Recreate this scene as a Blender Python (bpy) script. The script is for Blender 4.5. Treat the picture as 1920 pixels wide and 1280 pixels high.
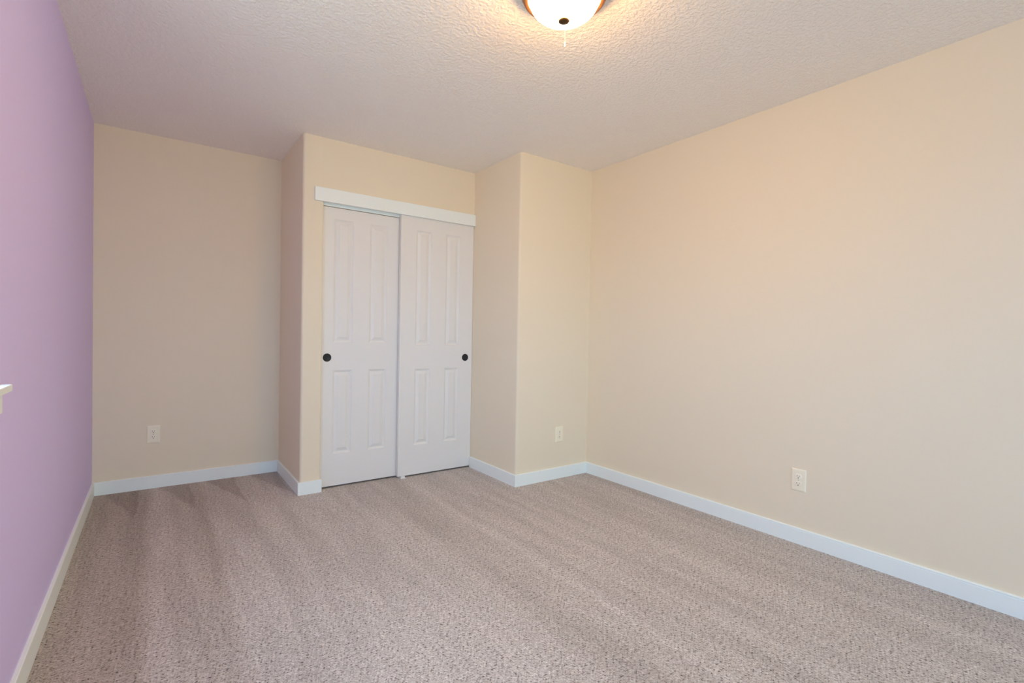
import bpy, bmesh, math, random
from mathutils import Vector, Matrix

for o in list(bpy.data.objects):
    bpy.data.objects.remove(o)
scene = bpy.context.scene
COL = scene.collection
random.seed(4)

# ------------------------------------------------------------------ camera
CAM = Vector((0.3337, 0.2388, 1.1156))
YAW, PITCH, ROLL, F = 0.6267, -0.0149, 0.0183, 923.09
fw = Vector((math.sin(YAW) * math.cos(PITCH), math.cos(YAW) * math.cos(PITCH), math.sin(PITCH)))
r0 = Vector((math.cos(YAW), -math.sin(YAW), 0))
u0 = r0.cross(fw)
rt = r0 * math.cos(ROLL) + u0 * math.sin(ROLL)
up = -r0 * math.sin(ROLL) + u0 * math.cos(ROLL)
cam = bpy.data.cameras.new('camera')
cam.sensor_fit = 'HORIZONTAL'
cam.sensor_width = 36.0
cam.lens = F / 1920 * 36.0
cam.clip_start = 0.02
camo = bpy.data.objects.new('camera', cam)
M = Matrix((rt, up, -fw)).transposed().to_4x4()
M.translation = CAM
camo.matrix_world = M
COL.objects.link(camo)
scene.camera = camo

# ------------------------------------------------------------------ world and exposure
SKY = (0.43, 0.84, 1.14)
GROUND = (0.48, 0.58, 0.54)
SKY_STRENGTH = 15.6
LAMP_STRENGTH = 84.0
world = bpy.data.worlds.new('overcast_sky')
scene.world = world
world.use_nodes = True
wn, wl = world.node_tree.nodes, world.node_tree.links
wn.clear()
w_out = wn.new('ShaderNodeOutputWorld')
w_bg = wn.new('ShaderNodeBackground')
w_tc = wn.new('ShaderNodeTexCoord')
w_sep = wn.new('ShaderNodeSeparateXYZ')
w_ramp = wn.new('ShaderNodeValToRGB')
w_ramp.color_ramp.elements[0].position = 0.47
w_ramp.color_ramp.elements[0].color = (*GROUND, 1)
w_ramp.color_ramp.elements[1].position = 0.53
w_ramp.color_ramp.elements[1].color = (*SKY, 1)
w_map = wn.new('ShaderNodeMapRange')
w_map.inputs[1].default_value = -1
w_map.inputs[2].default_value = 1
wl.new(w_tc.outputs['Generated'], w_sep.inputs[0])
wl.new(w_sep.outputs['Z'], w_map.inputs[0])
wl.new(w_map.outputs[0], w_ramp.inputs[0])
wl.new(w_ramp.outputs[0], w_bg.inputs[0])
w_bg.inputs[1].default_value = SKY_STRENGTH
wl.new(w_bg.outputs[0], w_out.inputs[0])

scene.view_settings.view_transform = 'Standard'
scene.view_settings.look = 'None'
scene.view_settings.exposure = -0.18
scene.view_settings.gamma = 1.0
scene.view_settings.use_curve_mapping = False
scene.cycles.max_bounces = 14
scene.cycles.diffuse_bounces = 10
scene.cycles.transparent_max_bounces = 12

# room dimensions (metres)
H = 2.44
YA, X1, YC, X2, YE, X3 = 4.4618, 1.128, 3.7582, 2.4741, 3.121, 3.1905
YF = -3.20                      # unseen wall behind the camera, set far back to even the light
JX = 1.264                      # left jamb of the closet opening
BT, BH = 0.013, 0.0865          # baseboard

# window openings: one in the left wall, one added unseen behind the camera to light the room evenly
LW = (1.25, 1.98, 0.961, 2.05)      # y0 y1 z0 z1
FW = (0.45, 2.00, 0.70, 2.15)       # x0 x1 z0 z1


def portal(name, loc, rot, sx, sy):
    l = bpy.data.lights.new(name, 'AREA')
    l.shape = 'RECTANGLE'
    l.size, l.size_y = sx, sy
    l.cycles.is_portal = True
    o = bpy.data.objects.new(name, l)
    o.location, o.rotation_euler = loc, rot
    COL.objects.link(o)
    return o


portal('window_daylight_portal', (-0.10, (LW[0] + LW[1]) / 2, (LW[2] + LW[3]) / 2), (0, -math.pi / 2, 0), LW[3] - LW[2], LW[1] - LW[0])
portal('window_daylight_portal', ((FW[0] + FW[1]) / 2, YF - 0.10, (FW[2] + FW[3]) / 2), (math.pi / 2, 0, 0), FW[1] - FW[0], FW[3] - FW[2])  # daylight for the added opening behind the camera


# ------------------------------------------------------------------ materials
def lin(c):
    return tuple((v / 255 / 12.92) if v / 255 <= 0.04045 else (((v / 255) + 0.055) / 1.055) ** 2.4 for v in c)


def base_mat(name, rgb, rough=0.6, spec=0.3, metal=0.0):
    m = bpy.data.materials.new(name)
    m.use_nodes = True
    n = m.node_tree.nodes
    b = n['Principled BSDF']
    b.inputs['Base Color'].default_value = (*lin(rgb), 1)
    b.inputs['Roughness'].default_value = rough
    b.inputs['Specular IOR Level'].default_value = spec
    b.inputs['Metallic'].default_value = metal
    return m


def texco(m, scale=(1, 1, 1)):
    n, l = m.node_tree.nodes, m.node_tree.links
    tc = n.new('ShaderNodeTexCoord')
    mp = n.new('ShaderNodeMapping')
    mp.inputs['Scale'].default_value = scale
    l.new(tc.outputs['Object'], mp.inputs[0])
    return mp.outputs[0]


def noise(m, vec, scale, detail=2.0, rough=0.5):
    n = m.node_tree.nodes.new('ShaderNodeTexNoise')
    n.inputs['Scale'].default_value = scale
    n.inputs['Detail'].default_value = detail
    n.inputs['Roughness'].default_value = rough
    m.node_tree.links.new(vec, n.inputs['Vector'])
    return n.outputs['Fac']


def add_bump(m, height, strength, dist):
    n, l = m.node_tree.nodes, m.node_tree.links
    b = n.new('ShaderNodeBump')
    b.inputs['Strength'].default_value = strength
    b.inputs['Distance'].default_value = dist
    l.new(height, b.inputs['Height'])
    l.new(b.outputs[0], n['Principled BSDF'].inputs['Normal'])


def ramp(m, fac, stops):
    n, l = m.node_tree.nodes, m.node_tree.links
    r = n.new('ShaderNodeValToRGB')
    e = r.color_ramp.elements
    while len(e) < len(stops):
        e.new(0.5)
    for k, (p, c) in enumerate(stops):
        e[k].position = p
        e[k].color = (*c, 1)
    l.new(fac, r.inputs[0])
    return r.outputs[0]


def mixrgb(m, mode, fac, a, b):
    n, l = m.node_tree.nodes, m.node_tree.links
    x = n.new('ShaderNodeMix')
    x.data_type = 'RGBA'
    x.blend_type = mode
    if isinstance(fac, float):
        x.inputs[0].default_value = fac
    else:
        l.new(fac, x.inputs[0])
    for s, v in ((6, a), (7, b)):
        if isinstance(v, tuple):
            x.inputs[s].default_value = (*v, 1)
        else:
            l.new(v, x.inputs[s])
    return x.outputs[2]


def wall_paint(name, rgb):
    m = base_mat(name, rgb, 0.62, 0.25)
    v = texco(m)
    add_bump(m, noise(m, v, 140, 3, 0.55), 0.16, 0.0015)
    return m


M_cream = wall_paint('cream_wall_paint', (239, 227, 204))
M_lilac = wall_paint('lilac_wall_paint', (221, 208, 255))

M_ceil = base_mat('knockdown_ceiling_texture', (252, 248, 243), 0.85, 0.1)
v = texco(M_ceil)
h = noise(M_ceil, v, 62, 3.5, 0.6)
hr = ramp(M_ceil, h, [(0.40, (0, 0, 0)), (0.62, (1, 1, 1))])
add_bump(M_ceil, hr, 0.72, 0.0042)

M_trim = base_mat('white_semigloss_trim_paint', (242, 250, 249), 0.38, 0.4)
M_door = base_mat('white_satin_door_paint', (236, 234, 231), 0.45, 0.35)
v = texco(M_door, (60, 60, 1.5))
add_bump(M_door, noise(M_door, v, 6, 3, 0.6), 0.04, 0.001)
M_black = base_mat('matte_black_pull', (34, 34, 36), 0.45, 0.4)
M_vinyl = base_mat('white_vinyl_frame', (240, 240, 238), 0.35, 0.4)
M_plate = base_mat('ivory_outlet_plastic', (250, 242, 220), 0.35, 0.45)
M_recept = base_mat('ivory_receptacle_plastic', (252, 245, 226), 0.32, 0.45)
M_slot = base_mat('dark_outlet_slot', (42, 38, 34), 0.7, 0.1)
M_slotface = base_mat('grey_brass_contact', (120, 108, 92), 0.6, 0.3)
M_screw = base_mat('painted_screw', (212, 204, 188), 0.4, 0.5)
M_bronze = base_mat('brushed_copper_bronze', (150, 104, 68), 0.32, 0.5, 0.75)
v = texco(M_bronze, (1, 1, 40))
add_bump(M_bronze, noise(M_bronze, v, 20, 2), 0.05, 0.001)
M_finial = base_mat('dark_bronze_finial', (84, 62, 34), 0.4, 0.5, 0.6)
M_cord = base_mat('pale_pull_cord', (205, 195, 175), 0.6, 0.2)
M_tip = base_mat('white_pull_tip', (250, 248, 244), 0.35, 0.4)
M_guide = base_mat('white_nylon_guide', (232, 232, 230), 0.4, 0.3)

# carpet: mottled beige-grey twist pile, shade between tufts painted in, with vacuum tracks running up the room
M_carpet = base_mat('beige_grey_twist_pile_carpet', (180, 168, 162), 0.95, 0.05)
nt, lk = M_carpet.node_tree.nodes, M_carpet.node_tree.links
v = texco(M_carpet)


def mth(op, a, b=None, clamp=False):
    q = nt.new('ShaderNodeMath')
    q.operation = op
    q.use_clamp = clamp
    for s_, val in ((0, a), (1, b)):
        if val is None:
            continue
        if isinstance(val, (int, float)):
            q.inputs[s_].default_value = val
        else:
            lk.new(val, q.inputs[s_])
    return q.outputs[0]


fine = mth('ADD', mth('MULTIPLY', noise(M_carpet, v, 165, 3.0, 0.66), 0.55), mth('MULTIPLY', noise(M_carpet, v, 82, 3.0, 0.66), 0.45))
yarn_gap_shade = ramp(M_carpet, fine, [(0.385, lin((84, 71, 64))), (0.452, lin((184, 174, 168))), (0.55, lin((211, 204, 199))), (0.64, lin((240, 236, 233)))])  # yarn tones; the darkest stop paints the self-shadow between tufts
med = noise(M_carpet, v, 24, 3.0, 0.6)
medc = ramp(M_carpet, med, [(0.3, (0.90, 0.89, 0.885)), (0.7, (1.05, 1.05, 1.05))])
c1 = mixrgb(M_carpet, 'MULTIPLY', 1.0, yarn_gap_shade, medc)
# nap direction left by the vacuum cleaner: broad lanes plus finer streaks, both running along the room
sep = nt.new('ShaderNodeSeparateXYZ')
lk.new(v, sep.inputs[0])
px, py = sep.outputs['X'], sep.outputs['Y']
wob = mth('MULTIPLY', mth('SUBTRACT', noise(M_carpet, texco(M_carpet, (1, 0.5, 1)), 3.0, 4.0, 0.7), 0.5), 0.10)
edge = mth('MULTIPLY', mth('SUBTRACT', noise(M_carpet, v, 60, 2.0, 0.6), 0.5), 0.05)
lanex = mth('ADD', mth('ADD', px, wob), edge)
lanes = [(0.0, 0.83), (0.29, 0.82), (0.325, 1.0), (0.46, 0.93), (0.575, 0.87), (0.62, 1.0), (0.80, 0.99), (1.10, 1.04), (1.40, 1.02), (1.62, 0.94),
         (1.80, 0.97), (1.86, 1.04), (2.10, 0.97), (2.18, 1.03), (2.42, 0.97), (2.50, 1.03), (2.72, 0.95), (2.86, 1.02), (3.06, 0.96), (3.18, 0.92)]
lane = ramp(M_carpet, mth('DIVIDE', lanex, 3.2), [(p_ / 3.2, (v_, v_ * (1 - 0.20 * max(0, 1 - v_)), v_ * (1 - 0.45 * max(0, 1 - v_)))) for p_, v_ in lanes])  # darker lanes also tinted warm, painting in the lamp's cast
trk = noise(M_carpet, texco(M_carpet, (1.0, 0.10, 1.0)), 9.5, 3.0, 0.65)
trc = ramp(M_carpet, trk, [(0.38, (0.89, 0.885, 0.88)), (0.52, (0.99, 0.99, 0.99)), (0.66, (1.06, 1.06, 1.06))])
# short wedge shaped strokes in the alcove, wider toward the back wall
u = mth('FRACT', mth('DIVIDE', mth('ADD', lanex, 0.035), 0.285))
wid = mth('MULTIPLY', mth('SUBTRACT', py, 3.80), 1.05, True)
wed = mth('MULTIPLY', mth('SUBTRACT', mth('ADD', u, wid), 1.0), 14.0, True)
wedc = ramp(M_carpet, wed, [(0.0, (1.0, 1.0, 1.0)), (1.0, (0.78, 0.755, 0.735))])
c2 = mixrgb(M_carpet, 'MULTIPLY', 1.0, c1, lane)
c2 = mixrgb(M_carpet, 'MULTIPLY', 1.0, c2, trc)
c2 = mixrgb(M_carpet, 'MULTIPLY', 1.0, c2, wedc)
lk.new(c2, nt['Principled BSDF'].inputs['Base Color'])
nt['Principled BSDF'].inputs['Sheen Weight'].default_value = 0.15
nt['Principled BSDF'].inputs['Sheen Roughness'].default_value = 0.6
add_bump(M_carpet, fine, 0.55, 0.012)

# lamp glass: glowing frosted alabaster
M_glass_shade = bpy.data.materials.new('lit_alabaster_glass')
M_glass_shade.use_nodes = True
n, l = M_glass_shade.node_tree.nodes, M_glass_shade.node_tree.links
n.clear()
go = n.new('ShaderNodeOutputMaterial')
ge = n.new('ShaderNodeEmission')
v = texco(M_glass_shade, (1, 1, 3))
gf = noise(M_glass_shade, v, 9, 3, 0.6)
gc = ramp(M_glass_shade, gf, [(0.35, (1.0, 0.53, 0.18)), (0.65, (1.0, 0.59, 0.24))])
l.new(gc, ge.inputs[0])
ge.inputs[1].default_value = LAMP_STRENGTH
l.new(ge.outputs[0], go.inputs[0])

# window pane: thin clear glass
M_pane = bpy.data.materials.new('clear_window_glass')
M_pane.use_nodes = True
n, l = M_pane.node_tree.nodes, M_pane.node_tree.links
n.clear()
po = n.new('ShaderNodeOutputMaterial')
pm = n.new('ShaderNodeMixShader')
pt = n.new('ShaderNodeBsdfTransparent')
pg = n.new('ShaderNodeBsdfGlossy')
pg.inputs['Roughness'].default_value = 0.02
pm.inputs[0].default_value = 0.06
l.new(pt.outputs[0], pm.inputs[1])
l.new(pg.outputs[0], pm.inputs[2])
l.new(pm.outputs[0], po.inputs[0])


# ------------------------------------------------------------------ helpers
def obj(name, bm, mat, parent=None, smooth=False, loc=None):
    me = bpy.data.meshes.new(name)
    bmesh.ops.recalc_face_normals(bm, faces=bm.faces)
    bm.to_mesh(me)
    bm.free()
    me.materials.append(mat)
    if smooth:
        for p in me.polygons:
            p.use_smooth = True
    o = bpy.data.objects.new(name, me)
    if loc:
        o.location = loc
    COL.objects.link(o)
    if parent:
        o.parent = parent
    return o


def auto_smooth(o, ang=35):
    for p in o.data.polygons:
        p.use_smooth = True
    es = o.data.edges
    bm = bmesh.new()
    bm.from_mesh(o.data)
    for e in bm.edges:
        if len(e.link_faces) == 2 and e.calc_face_angle(0) > math.radians(ang):
            e.smooth = False
    bm.to_mesh(o.data)
    bm.free()
    return o


def struct(o):
    o['kind'] = 'structure'
    return o


def empty(name, loc):
    o = bpy.data.objects.new(name, None)
    o.location = loc
    o.empty_display_size = 0.05
    COL.objects.link(o)
    return o


def tag(o, label, cat, group=None):
    o['label'], o['category'] = label, cat
    if group:
        o['group'] = group
    return o


def add_box(bm, x0, x1, y0, y1, z0, z1, bevel=0.0, seg=2):
    vs = [bm.verts.new((x, y, z)) for z in (z0, z1) for y in (y0, y1) for x in (x0, x1)]
    fs = [bm.faces.new([vs[i] for i in f]) for f in ((0, 2, 3, 1), (4, 5, 7, 6), (0, 1, 5, 4), (2, 6, 7, 3), (0, 4, 6, 2), (1, 3, 7, 5))]
    if bevel > 0:
        es = list({e for f in fs for e in f.edges})
        bmesh.ops.bevel(bm, geom=es, offset=bevel, segments=seg, profile=0.5, affect='EDGES')


def box(name, b, mat, parent=None, bevel=0.0, seg=2):
    bm = bmesh.new()
    add_box(bm, *b, bevel=bevel, seg=seg)
    return obj(name, bm, mat, parent)


def add_prism(bm, pts, z0, z1):
    lo = [bm.verts.new((x, y, z0)) for x, y in pts]
    hi = [bm.verts.new((x, y, z1)) for x, y in pts]
    k = len(pts)
    bm.faces.new(lo)
    bm.faces.new(hi)
    for i in range(k):
        j = (i + 1) % k
        bm.faces.new((lo[i], lo[j], hi[j], hi[i]))


def rounded(pts, radii, seg=6):
    out = []
    k = len(pts)
    for i in range(k):
        p = Vector(pts[i]).to_2d() if len(pts[i]) == 2 else Vector(pts[i])
        r = radii.get(i, 0)
        if r == 0:
            out.append(tuple(p))
            continue
        a = (Vector(pts[i - 1]) - p).normalized()
        b = (Vector(pts[(i + 1) % k]) - p).normalized()
        c = p + (a + b) * r
        s, e = p + a * r, p + b * r
        a0 = math.atan2(s.y - c.y, s.x - c.x)
        a1 = math.atan2(e.y - c.y, e.x - c.x)
        d = (a1 - a0 + math.pi) % (2 * math.pi) - math.pi
        for q in range(seg + 1):
            t = a0 + d * q / seg
            out.append((c.x + r * math.cos(t), c.y + r * math.sin(t)))
    return out


def add_lathe(bm, prof, seg=48, axis='z', origin=(0, 0, 0), close=True):
    ox, oy, oz = origin
    rings = []
    for r, z in prof:
        ring = []
        if r < 1e-6:
            pos = [(0, 0, z)]
        else:
            pos = [(r * math.cos(2 * math.pi * k / seg), r * math.sin(2 * math.pi * k / seg), z) for k in range(seg)]
        for x, y, zz in pos:
            if axis == 'z':
                co = (ox + x, oy + y, oz + zz)
            elif axis == '-y':      # profile axis points toward -y (out of a wall facing the camera)
                co = (ox + x, oy - zz, oz + y)
            ring.append(bm.verts.new(co))
        rings.append(ring)
    for a, b in zip(rings[:-1], rings[1:]):
        for k in range(seg):
            a0, a1 = a[k % len(a)], a[(k + 1) % len(a)]
            b0, b1 = b[k % len(b)], b[(k + 1) % len(b)]
            f = []
            for w in (a0, a1, b1, b0):
                if w not in f:
                    f.append(w)
            if len(f) >= 3:
                bm.faces.new(f)


# ------------------------------------------------------------------ the setting
bm = bmesh.new()
add_box(bm, -0.15, X3 + 0.15, YF - 0.15, YA + 0.15, -0.10, 0.0)
struct(obj('floor', bm, M_carpet))
bm = bmesh.new()
add_box(bm, -0.15, X3 + 0.15, YF - 0.15, YA + 0.15, H, H + 0.10)
struct(obj('ceiling', bm, M_ceil))

# left wall with its window opening
bm = bmesh.new()
for b in ((-0.15, 0, YF, LW[0], 0, H), (-0.15, 0, LW[1], YA, 0, H), (-0.15, 0, LW[0], LW[1], 0, LW[2]), (-0.15, 0, LW[0], LW[1], LW[3], H)):
    add_box(bm, *b)
struct(obj('wall_left', bm, M_lilac))
# front wall, behind the camera
bm = bmesh.new()
for b in ((-0.15, FW[0], YF - 0.15, YF, 0, H), (FW[1], X3 + 0.15, YF - 0.15, YF, 0, H), (FW[0], FW[1], YF - 0.15, YF, 0, FW[2]), (FW[0], FW[1], YF - 0.15, YF, FW[3], H)):
    add_box(bm, *b)
struct(obj('wall_front', bm, M_cream))
struct(box('wall_right', (X3, X3 + 0.15, YF, YA + 0.15, 0, H), M_cream))
struct(box('wall_back', (-0.15, X2, YA, YA + 0.15, 0, H), M_cream))

# closet enclosure: side wall, rounded corner, front wall and the lintel over the opening
R = 0.018
bm = bmesh.new()
pts = [(X1, YA), (X1, YC), (JX, YC), (JX, YC + 0.115), (X1 + 0.10, YC + 0.115), (X1 + 0.10, YA)]
add_prism(bm, rounded(pts, {1: R, 2: 0.012}), 0, H)
add_box(bm, JX - 0.012, X2, YC, YC + 0.115, 2.05, H)
auto_smooth(struct(obj('wall_closet', bm, M_cream)))
# chase to the right of the closet with a rounded corner
bm = bmesh.new()
pts = [(X2, YA + 0.15), (X2, YE), (X3, YE), (X3, YA + 0.15)]
add_prism(bm, rounded(pts, {1: R}), 0, H)
auto_smooth(struct(obj('wall_chase', bm, M_cream)))


def baseboard(name, p0, p1, nrm, m0=0, m1=0, groove=False):
    """profile swept from p0 to p1; nrm points into the room; m = mitre (+1 outside, -1 inside)"""
    if groove:
        prof = [(0, 0), (BT, 0), (BT, 0.0745), (BT - 0.002, 0.0755), (BT - 0.002, 0.0780), (BT, 0.0790), (BT, BH - 0.003), (BT - 0.003, BH), (0, BH)]
    else:
        prof = [(0, 0), (BT, 0), (BT, BH - 0.003), (BT - 0.0009, BH - 0.0009), (BT - 0.003, BH), (0, BH)]
    p0, p1, nrm = Vector((*p0, 0)), Vector((*p1, 0)), Vector((*nrm, 0))
    d = (p1 - p0).normalized()
    bm = bmesh.new()
    A, B = [], []
    for o_, z in prof:
        A.append(bm.verts.new(p0 + nrm * o_ - d * (m0 * o_) + Vector((0, 0, z))))
        B.append(bm.verts.new(p1 + nrm * o_ + d * (m1 * o_) + Vector((0, 0, z))))
    k = len(prof)
    bm.faces.new(A)
    bm.faces.new(B)
    for i in range(k):
        j = (i + 1) % k
        bm.faces.new((A[i], A[j], B[j], B[i]))
    return struct(obj(name, bm, M_trim))


baseboard('baseboard_left', (0, YF), (0, YA), (1, 0), -1, -1)
baseboard('baseboard_back', (0, YA), (X1, YA), (0, -1), -1, -1)
baseboard('baseboard_closet_side', (X1, YA), (X1, YC), (-1, 0), -1, 1)
baseboard('baseboard_closet_front', (X1, YC), (JX + 0.006, YC), (0, -1), 1, 0)
baseboard('baseboard_chase_side', (X2, YC - 0.001), (X2, YE), (-1, 0), 0, 1)
baseboard('baseboard_chase_front', (X2, YE), (X3, YE), (0, -1), 1, -1)
baseboard('baseboard_right', (X3, YE), (X3, YF), (-1, 0), -1, -1, groove=True)
baseboard('baseboard_front', (0, YF), (X3, YF), (0, 1), -1, -1)

# closet header board hiding the door track
HX0, HX1, HZ0, HZ1 = 1.203, X2, 2.002, 2.094
struct(box('trim_1', (HX0, HX1, YC - 0.020, YC, HZ0, HZ1), M_trim, bevel=0.0015))


# sliding door track behind the header board
bm = bmesh.new()
add_box(bm, JX, X2, YC + 0.002, YC + 0.112, 2.024, 2.05)
add_box(bm, JX, X2, YC + 0.0395, YC + 0.0425, 1.987, 2.024)
struct(obj('trim_2', bm, M_trim))

# ------------------------------------------------------------------ closet sliding doors
def door_mesh(w, h, t, panels):
    """front face at y=0 facing -y, origin at the bottom left of the front face"""
    xs = sorted({0, w} | {p[0] for p in panels} | {p[1] for p in panels})
    zs = sorted({0, h} | {p[2] for p in panels} | {p[3] for p in panels})
    bm = bmesh.new()
    V = {}

    def gv(x, y, z):
        k = (round(x, 5), round(y, 5), round(z, 5))
        if k not in V:
            V[k] = bm.verts.new((x, y, z))
        return V[k]
    for i in range(len(xs) - 1):
        for j in range(len(zs) - 1):
            a, b, c, d = xs[i], xs[i + 1], zs[j], zs[j + 1]
            if any(abs(p[0] - a) < 1e-6 and abs(p[2] - c) < 1e-6 for p in panels):
                prev = [gv(a, 0, c), gv(b, 0, c), gv(b, 0, d), gv(a, 0, d)]
                for ins, dep in ((0.003, 0.0035), (0.008, 0.0055), (0.013, 0.0090), (0.017, 0.0095), (0.034, 0.0035), (0.038, 0.0015), (0.040, 0.0012)):
                    ring = [gv(a + ins, dep, c + ins), gv(b - ins, dep, c + ins), gv(b - ins, dep, d - ins), gv(a + ins, dep, d - ins)]
                    for q in range(4):
                        bm.faces.new((prev[q], prev[(q + 1) % 4], ring[(q + 1) % 4], ring[q]))
                    prev = ring
                bm.faces.new(prev)
            else:
                bm.faces.new((gv(a, 0, c), gv(b, 0, c), gv(b, 0, d), gv(a, 0, d)))
    # edges and back
    B = {}
    for (x, z) in [(x, z) for x in xs for z in zs if x in (0, w) or z in (0, h)]:
        B[(x, z)] = bm.verts.new((x, t, z))
    for i in range(len(xs) - 1):
        for z in (0, h):
            bm.faces.new((gv(xs[i], 0, z), gv(xs[i + 1], 0, z), B[(xs[i + 1], z)], B[(xs[i], z)]))
    for j in range(len(zs) - 1):
        for x in (0, w):
            bm.faces.new((gv(x, 0, zs[j]), gv(x, 0, zs[j + 1]), B[(x, zs[j + 1])], B[(x, zs[j])]))
    loop = [B[(x, 0)] for x in xs] + [B[(w, z)] for z in zs[1:]] + [B[(x, h)] for x in xs[-2::-1]] + [B[(0, z)] for z in zs[-2:0:-1]]
    bm.faces.new(loop)
    return bm


DZ = 0.013


def closet_door(name, x0, y0, w, top, cols, zrows, pull_x, pull_z, label):
    panels = [(c0 - x0, c1 - x0, z0 - DZ, z1 - DZ) for c0, c1 in cols for z0, z1 in zrows]
    o = obj(name, door_mesh(w, top - DZ, 0.033, panels), M_door, loc=(x0, y0, DZ))
    struct(o)
    o['label'] = label
    bm = bmesh.new()
    add_lathe(bm, [(0, 0.0008), (0.019, 0.0008), (0.0215, 0.0018), (0.0235, 0.0030), (0.0265, 0.0033), (0.0285, 0.0022), (0.0292, 0)], 48, '-y')
    p = obj('finger_pull', bm, M_black, o, True, (pull_x - x0, 0, pull_z - DZ))
    p['label'] = 'round black flush finger pull'
    return o


closet_door('door_1', 1.226, 3.806, 0.645, 1.985, [(1.352, 1.488), (1.610, 1.744)], [(0.240, 0.835), (1.033, 1.905)], 1.312, 0.927,
            'white four panel sliding closet door, the left one, set behind')
closet_door('door_2', 1.833, 3.762, X2 - 1.833 - 0.0025, 2.015, [(1.958, 2.085), (2.217, 2.343)], [(0.240, 0.832), (1.017, 1.902)], 2.408, 0.9165,
            'white four panel sliding closet door, the right one, in front')

# small white nylon guide on the carpet where the doors overlap
g = empty('door_guide', (1.868, YC + 0.03, 0.0))
tag(g, 'small white plastic floor guide under the overlap of the sliding closet doors', 'door guide')
box('base_plate', (-0.020, 0.020, -0.052, 0.034, 0.0, 0.005), M_guide, g, 0.001)
for y0, y1 in ((-0.046, -0.036), (0.0055, 0.012)):
    box('fin', (-0.016, 0.016, y0, y1, 0.005, 0.017 if y0 < 0 else 0.024), M_guide, g, 0.001)


# ------------------------------------------------------------------ windows
def window(name, axis):
    """sash window in its opening; left wall window also has the sill and apron the photo shows"""
    if axis == 'x':
        y0, y1, z0, z1 = LW
        a0, a1 = y0, y1
        fx = (-0.13, -0.07)

        def bx(b, d, zz):
            return (d[0], d[1], b[0], b[1], zz[0], zz[1])
        e = empty(name, (0, (y0 + y1) / 2, z0))
    else:
        a0, a1, z0, z1 = FW
        fx = (YF - 0.13, YF - 0.07)

        def bx(b, d, zz):
            return (b[0], b[1], d[0], d[1], zz[0], zz[1])
        e = empty(name, ((a0 + a1) / 2, YF, z0))
    struct(e)
    inv = Matrix.Translation(-e.location)
    t = 0.045
    mid = (fx[0] + fx[1]) / 2
    c = (a0 + a1) / 2

    def part(nm, boxes, mat, bev=0.002):
        bm = bmesh.new()
        for b in boxes:
            add_box(bm, *b, bevel=bev)
        bm.transform(inv)
        return obj(nm, bm, mat, e)
    part('frame', [bx((a0, a0 + t), fx, (z0, z1)), bx((a1 - t, a1), fx, (z0, z1)), bx((a0 + t, a1 - t), fx, (z0, z0 + t)), bx((a0 + t, a1 - t), fx, (z1 - t, z1))], M_vinyl)
    part('sash_stile', [bx((c - 0.03, c + 0.03), (mid - 0.02, mid + 0.02), (z0 + t, z1 - t))], M_vinyl)
    for s0, s1 in ((a0 + t, c - 0.03), (c + 0.03, a1 - t)):
        part('pane', [bx((s0, s1), (mid - 0.0001, mid + 0.0001), (z0 + t, z1 - t))], M_pane, 0)
    if axis == 'x':
        part('sill', [(-0.0702, 0.034, LW[0] - 0.06, 2.030, 0.944, 0.9625)], M_trim, 0.002)
        part('apron', [(0.0, 0.018, LW[0] - 0.045, 2.016, 0.890, 0.944)], M_trim, 0.0015)


window('window_1', 'x')
window('added_fill_window', 'y')  # unseen window, added as fill light from behind the camera


# ------------------------------------------------------------------ duplex wall outlets (built facing -y)
def outlet_proto():
    e = empty('wall_outlet', (0, 0, 0))
    W, HH = 0.0375, 0.060
    bm = bmesh.new()
    rings = []
    for ins, y in ((0, 0), (0, -0.0022), (0.0012, -0.0038), (0.0045, -0.0055), (0.0085, -0.0060)):
        rings.append([bm.verts.new((sx * (W - ins), y, sz * (HH - ins))) for sx, sz in ((-1, -1), (1, -1), (1, 1), (-1, 1))])
    for a, b in zip(rings[:-1], rings[1:]):
        for q in range(4):
            bm.faces.new((a[q], a[(q + 1) % 4], b[(q + 1) % 4], b[q]))
    bm.faces.new(rings[-1])
    bm.faces.new(rings[0])
    obj('cover_plate', bm, M_plate, e)
    for s in (1, -1):
        zc = s * 0.0195
        bm = bmesh.new()
        pts = []
        r, cut = 0.0172, 0.0140
        for k in range(40):
            a = 2 * math.pi * k / 40
            pts.append((r * math.cos(a), max(-cut, min(cut, r * math.sin(a)))))
        lo = [bm.verts.new((x, -0.0058, z)) for x, z in pts]
        mi = [bm.verts.new((x, -0.0084, z)) for x, z in pts]
        hi = [bm.verts.new((x * 0.94, -0.0090, z * 0.94)) for x, z in pts]
        for a, b in ((lo, mi), (mi, hi)):
            for k in range(40):
                j = (k + 1) % 40
                bm.faces.new((a[k], a[j], b[j], b[k]))
        bm.faces.new(hi)
        bm.faces.new(lo)
        rc = obj('receptacle', bm, M_recept, e, loc=(0, 0, zc))
        for x, hh, mm in ((-0.0064, 0.0046, M_slot), (0.0064, 0.0038, M_slotface)):
            bm = bmesh.new()
            add_box(bm, x - 0.0011, x + 0.0011, -0.0092, -0.0070, 0.0030 - hh, 0.0030 + hh)
            obj('blade_slot', bm, mm, rc)
        bm = bmesh.new()
        add_lathe(bm, [(0, 0.0092), (0.0027, 0.0092), (0.0027, 0.0070), (0, 0.0070)], 16, '-y')
        obj('ground_hole', bm, M_slot, rc, loc=(0, 0, -0.0072))
    bm = bmesh.new()
    add_lathe(bm, [(0, 0.0074), (0.0020, 0.0073), (0.0034, 0.0066), (0.0036, 0.0058)], 20, '-y')
    obj('screw', bm, M_screw, e, True)
    return e


def dup(o, parent=None):
    c = o.copy()
    COL.objects.link(c)
    if parent:
        c.parent = parent
    for ch in list(o.children):
        dup(ch, c)
    return c


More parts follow.
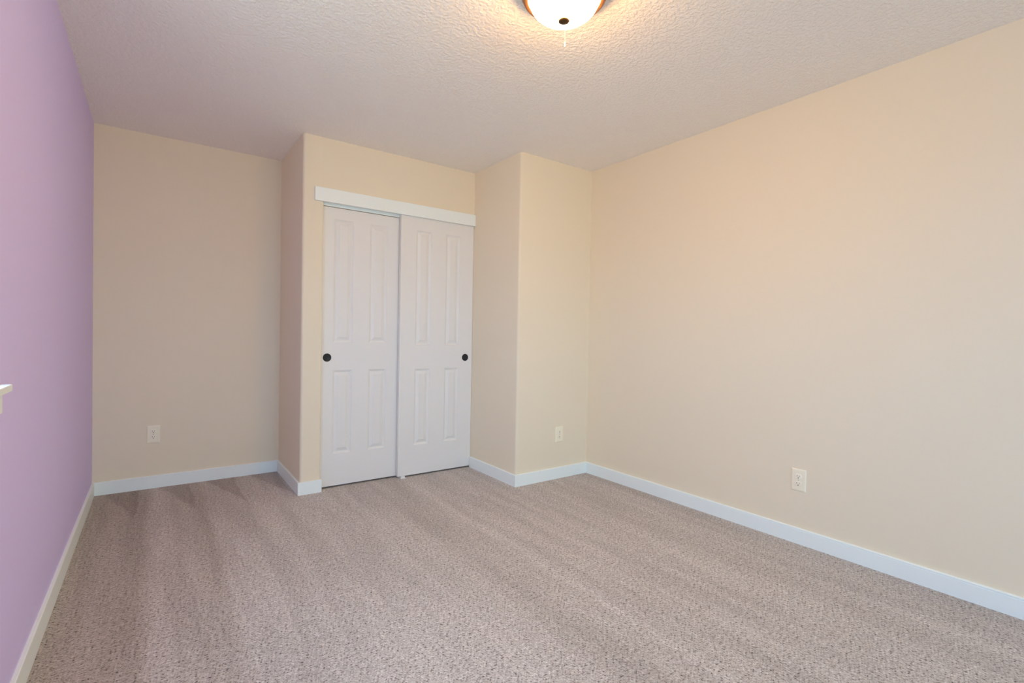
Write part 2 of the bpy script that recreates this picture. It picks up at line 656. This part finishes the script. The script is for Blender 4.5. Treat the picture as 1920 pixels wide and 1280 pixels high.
proto = outlet_proto()
SPOTS = [((0.3255, YA, 0.375), 0, 'ivory duplex outlet on the alcove wall left of the closet'),
         ((2.8905, YE, 0.342), 0, 'ivory duplex outlet on the narrow wall right of the closet'),
         ((X3, 1.4835, 0.347), -math.pi / 2, 'ivory duplex outlet low on the long right wall')]
for i, (loc, rz, lab) in enumerate(SPOTS):
    o = proto if i == 0 else dup(proto)
    o.location = loc
    o.rotation_euler = (0, 0, rz)
    tag(o, lab, 'outlet', 'duplex outlets on the walls')

# ------------------------------------------------------------------ flush ceiling light
LX, LY = 1.584, 1.667
lamp = empty('ceiling_light', (LX, LY, H))
tag(lamp, 'flush ceiling light with bronze pan and glowing white glass bowl', 'ceiling light')
bm = bmesh.new()
add_lathe(bm, [(0, 0), (0.148, 0), (0.152, -0.004), (0.154, -0.012), (0.159, -0.016), (0.165, -0.021), (0.167, -0.027), (0.1655, -0.032),
               (0.161, -0.035), (0.1595, -0.038), (0.1600, -0.042), (0.158, -0.047), (0.153, -0.051), (0.148, -0.053), (0.139, -0.0525), (0.136, -0.046), (0, -0.040)], 96)
auto_smooth(obj('pan', bm, M_bronze, lamp), 50)
bm = bmesh.new()
prof = []
RB, DB, ZB = 0.134, 0.082, -0.046
for k in range(15):
    t = k / 14 * math.pi / 2
    prof.append((RB * math.cos(t) ** 0.86 if k < 14 else 0.0, ZB - DB * math.sin(t)))
add_lathe(bm, prof, 96)
obj('glass_bowl', bm, M_glass_shade, lamp, True)
bm = bmesh.new()
zb = ZB - DB
add_lathe(bm, [(0.006, zb + 0.004), (0.0195, zb - 0.0005), (0.0215, zb - 0.003), (0.0205, zb - 0.006), (0.0150, zb - 0.009), (0.007, zb - 0.0115), (0, zb - 0.012)], 40)
obj('finial', bm, M_finial, lamp, True)
bm = bmesh.new()
add_lathe(bm, [(0.00045, zb - 0.008), (0.00045, 2.229 - H)], 10, origin=(0.004, -0.003, 0))
cord = obj('pull_cord', bm, M_cord, lamp, True)
bm = bmesh.new()
add_lathe(bm, [(0, 2.231 - H), (0.0016, 2.230 - H), (0.0022, 2.226 - H), (0.0026, 2.214 - H), (0.0024, 2.2105 - H), (0, 2.210 - H)], 16, origin=(0.004, -0.003, 0))
tip = obj('pull_tip', bm, M_tip, cord, True)
tip['label'] = 'white pull cord tip'
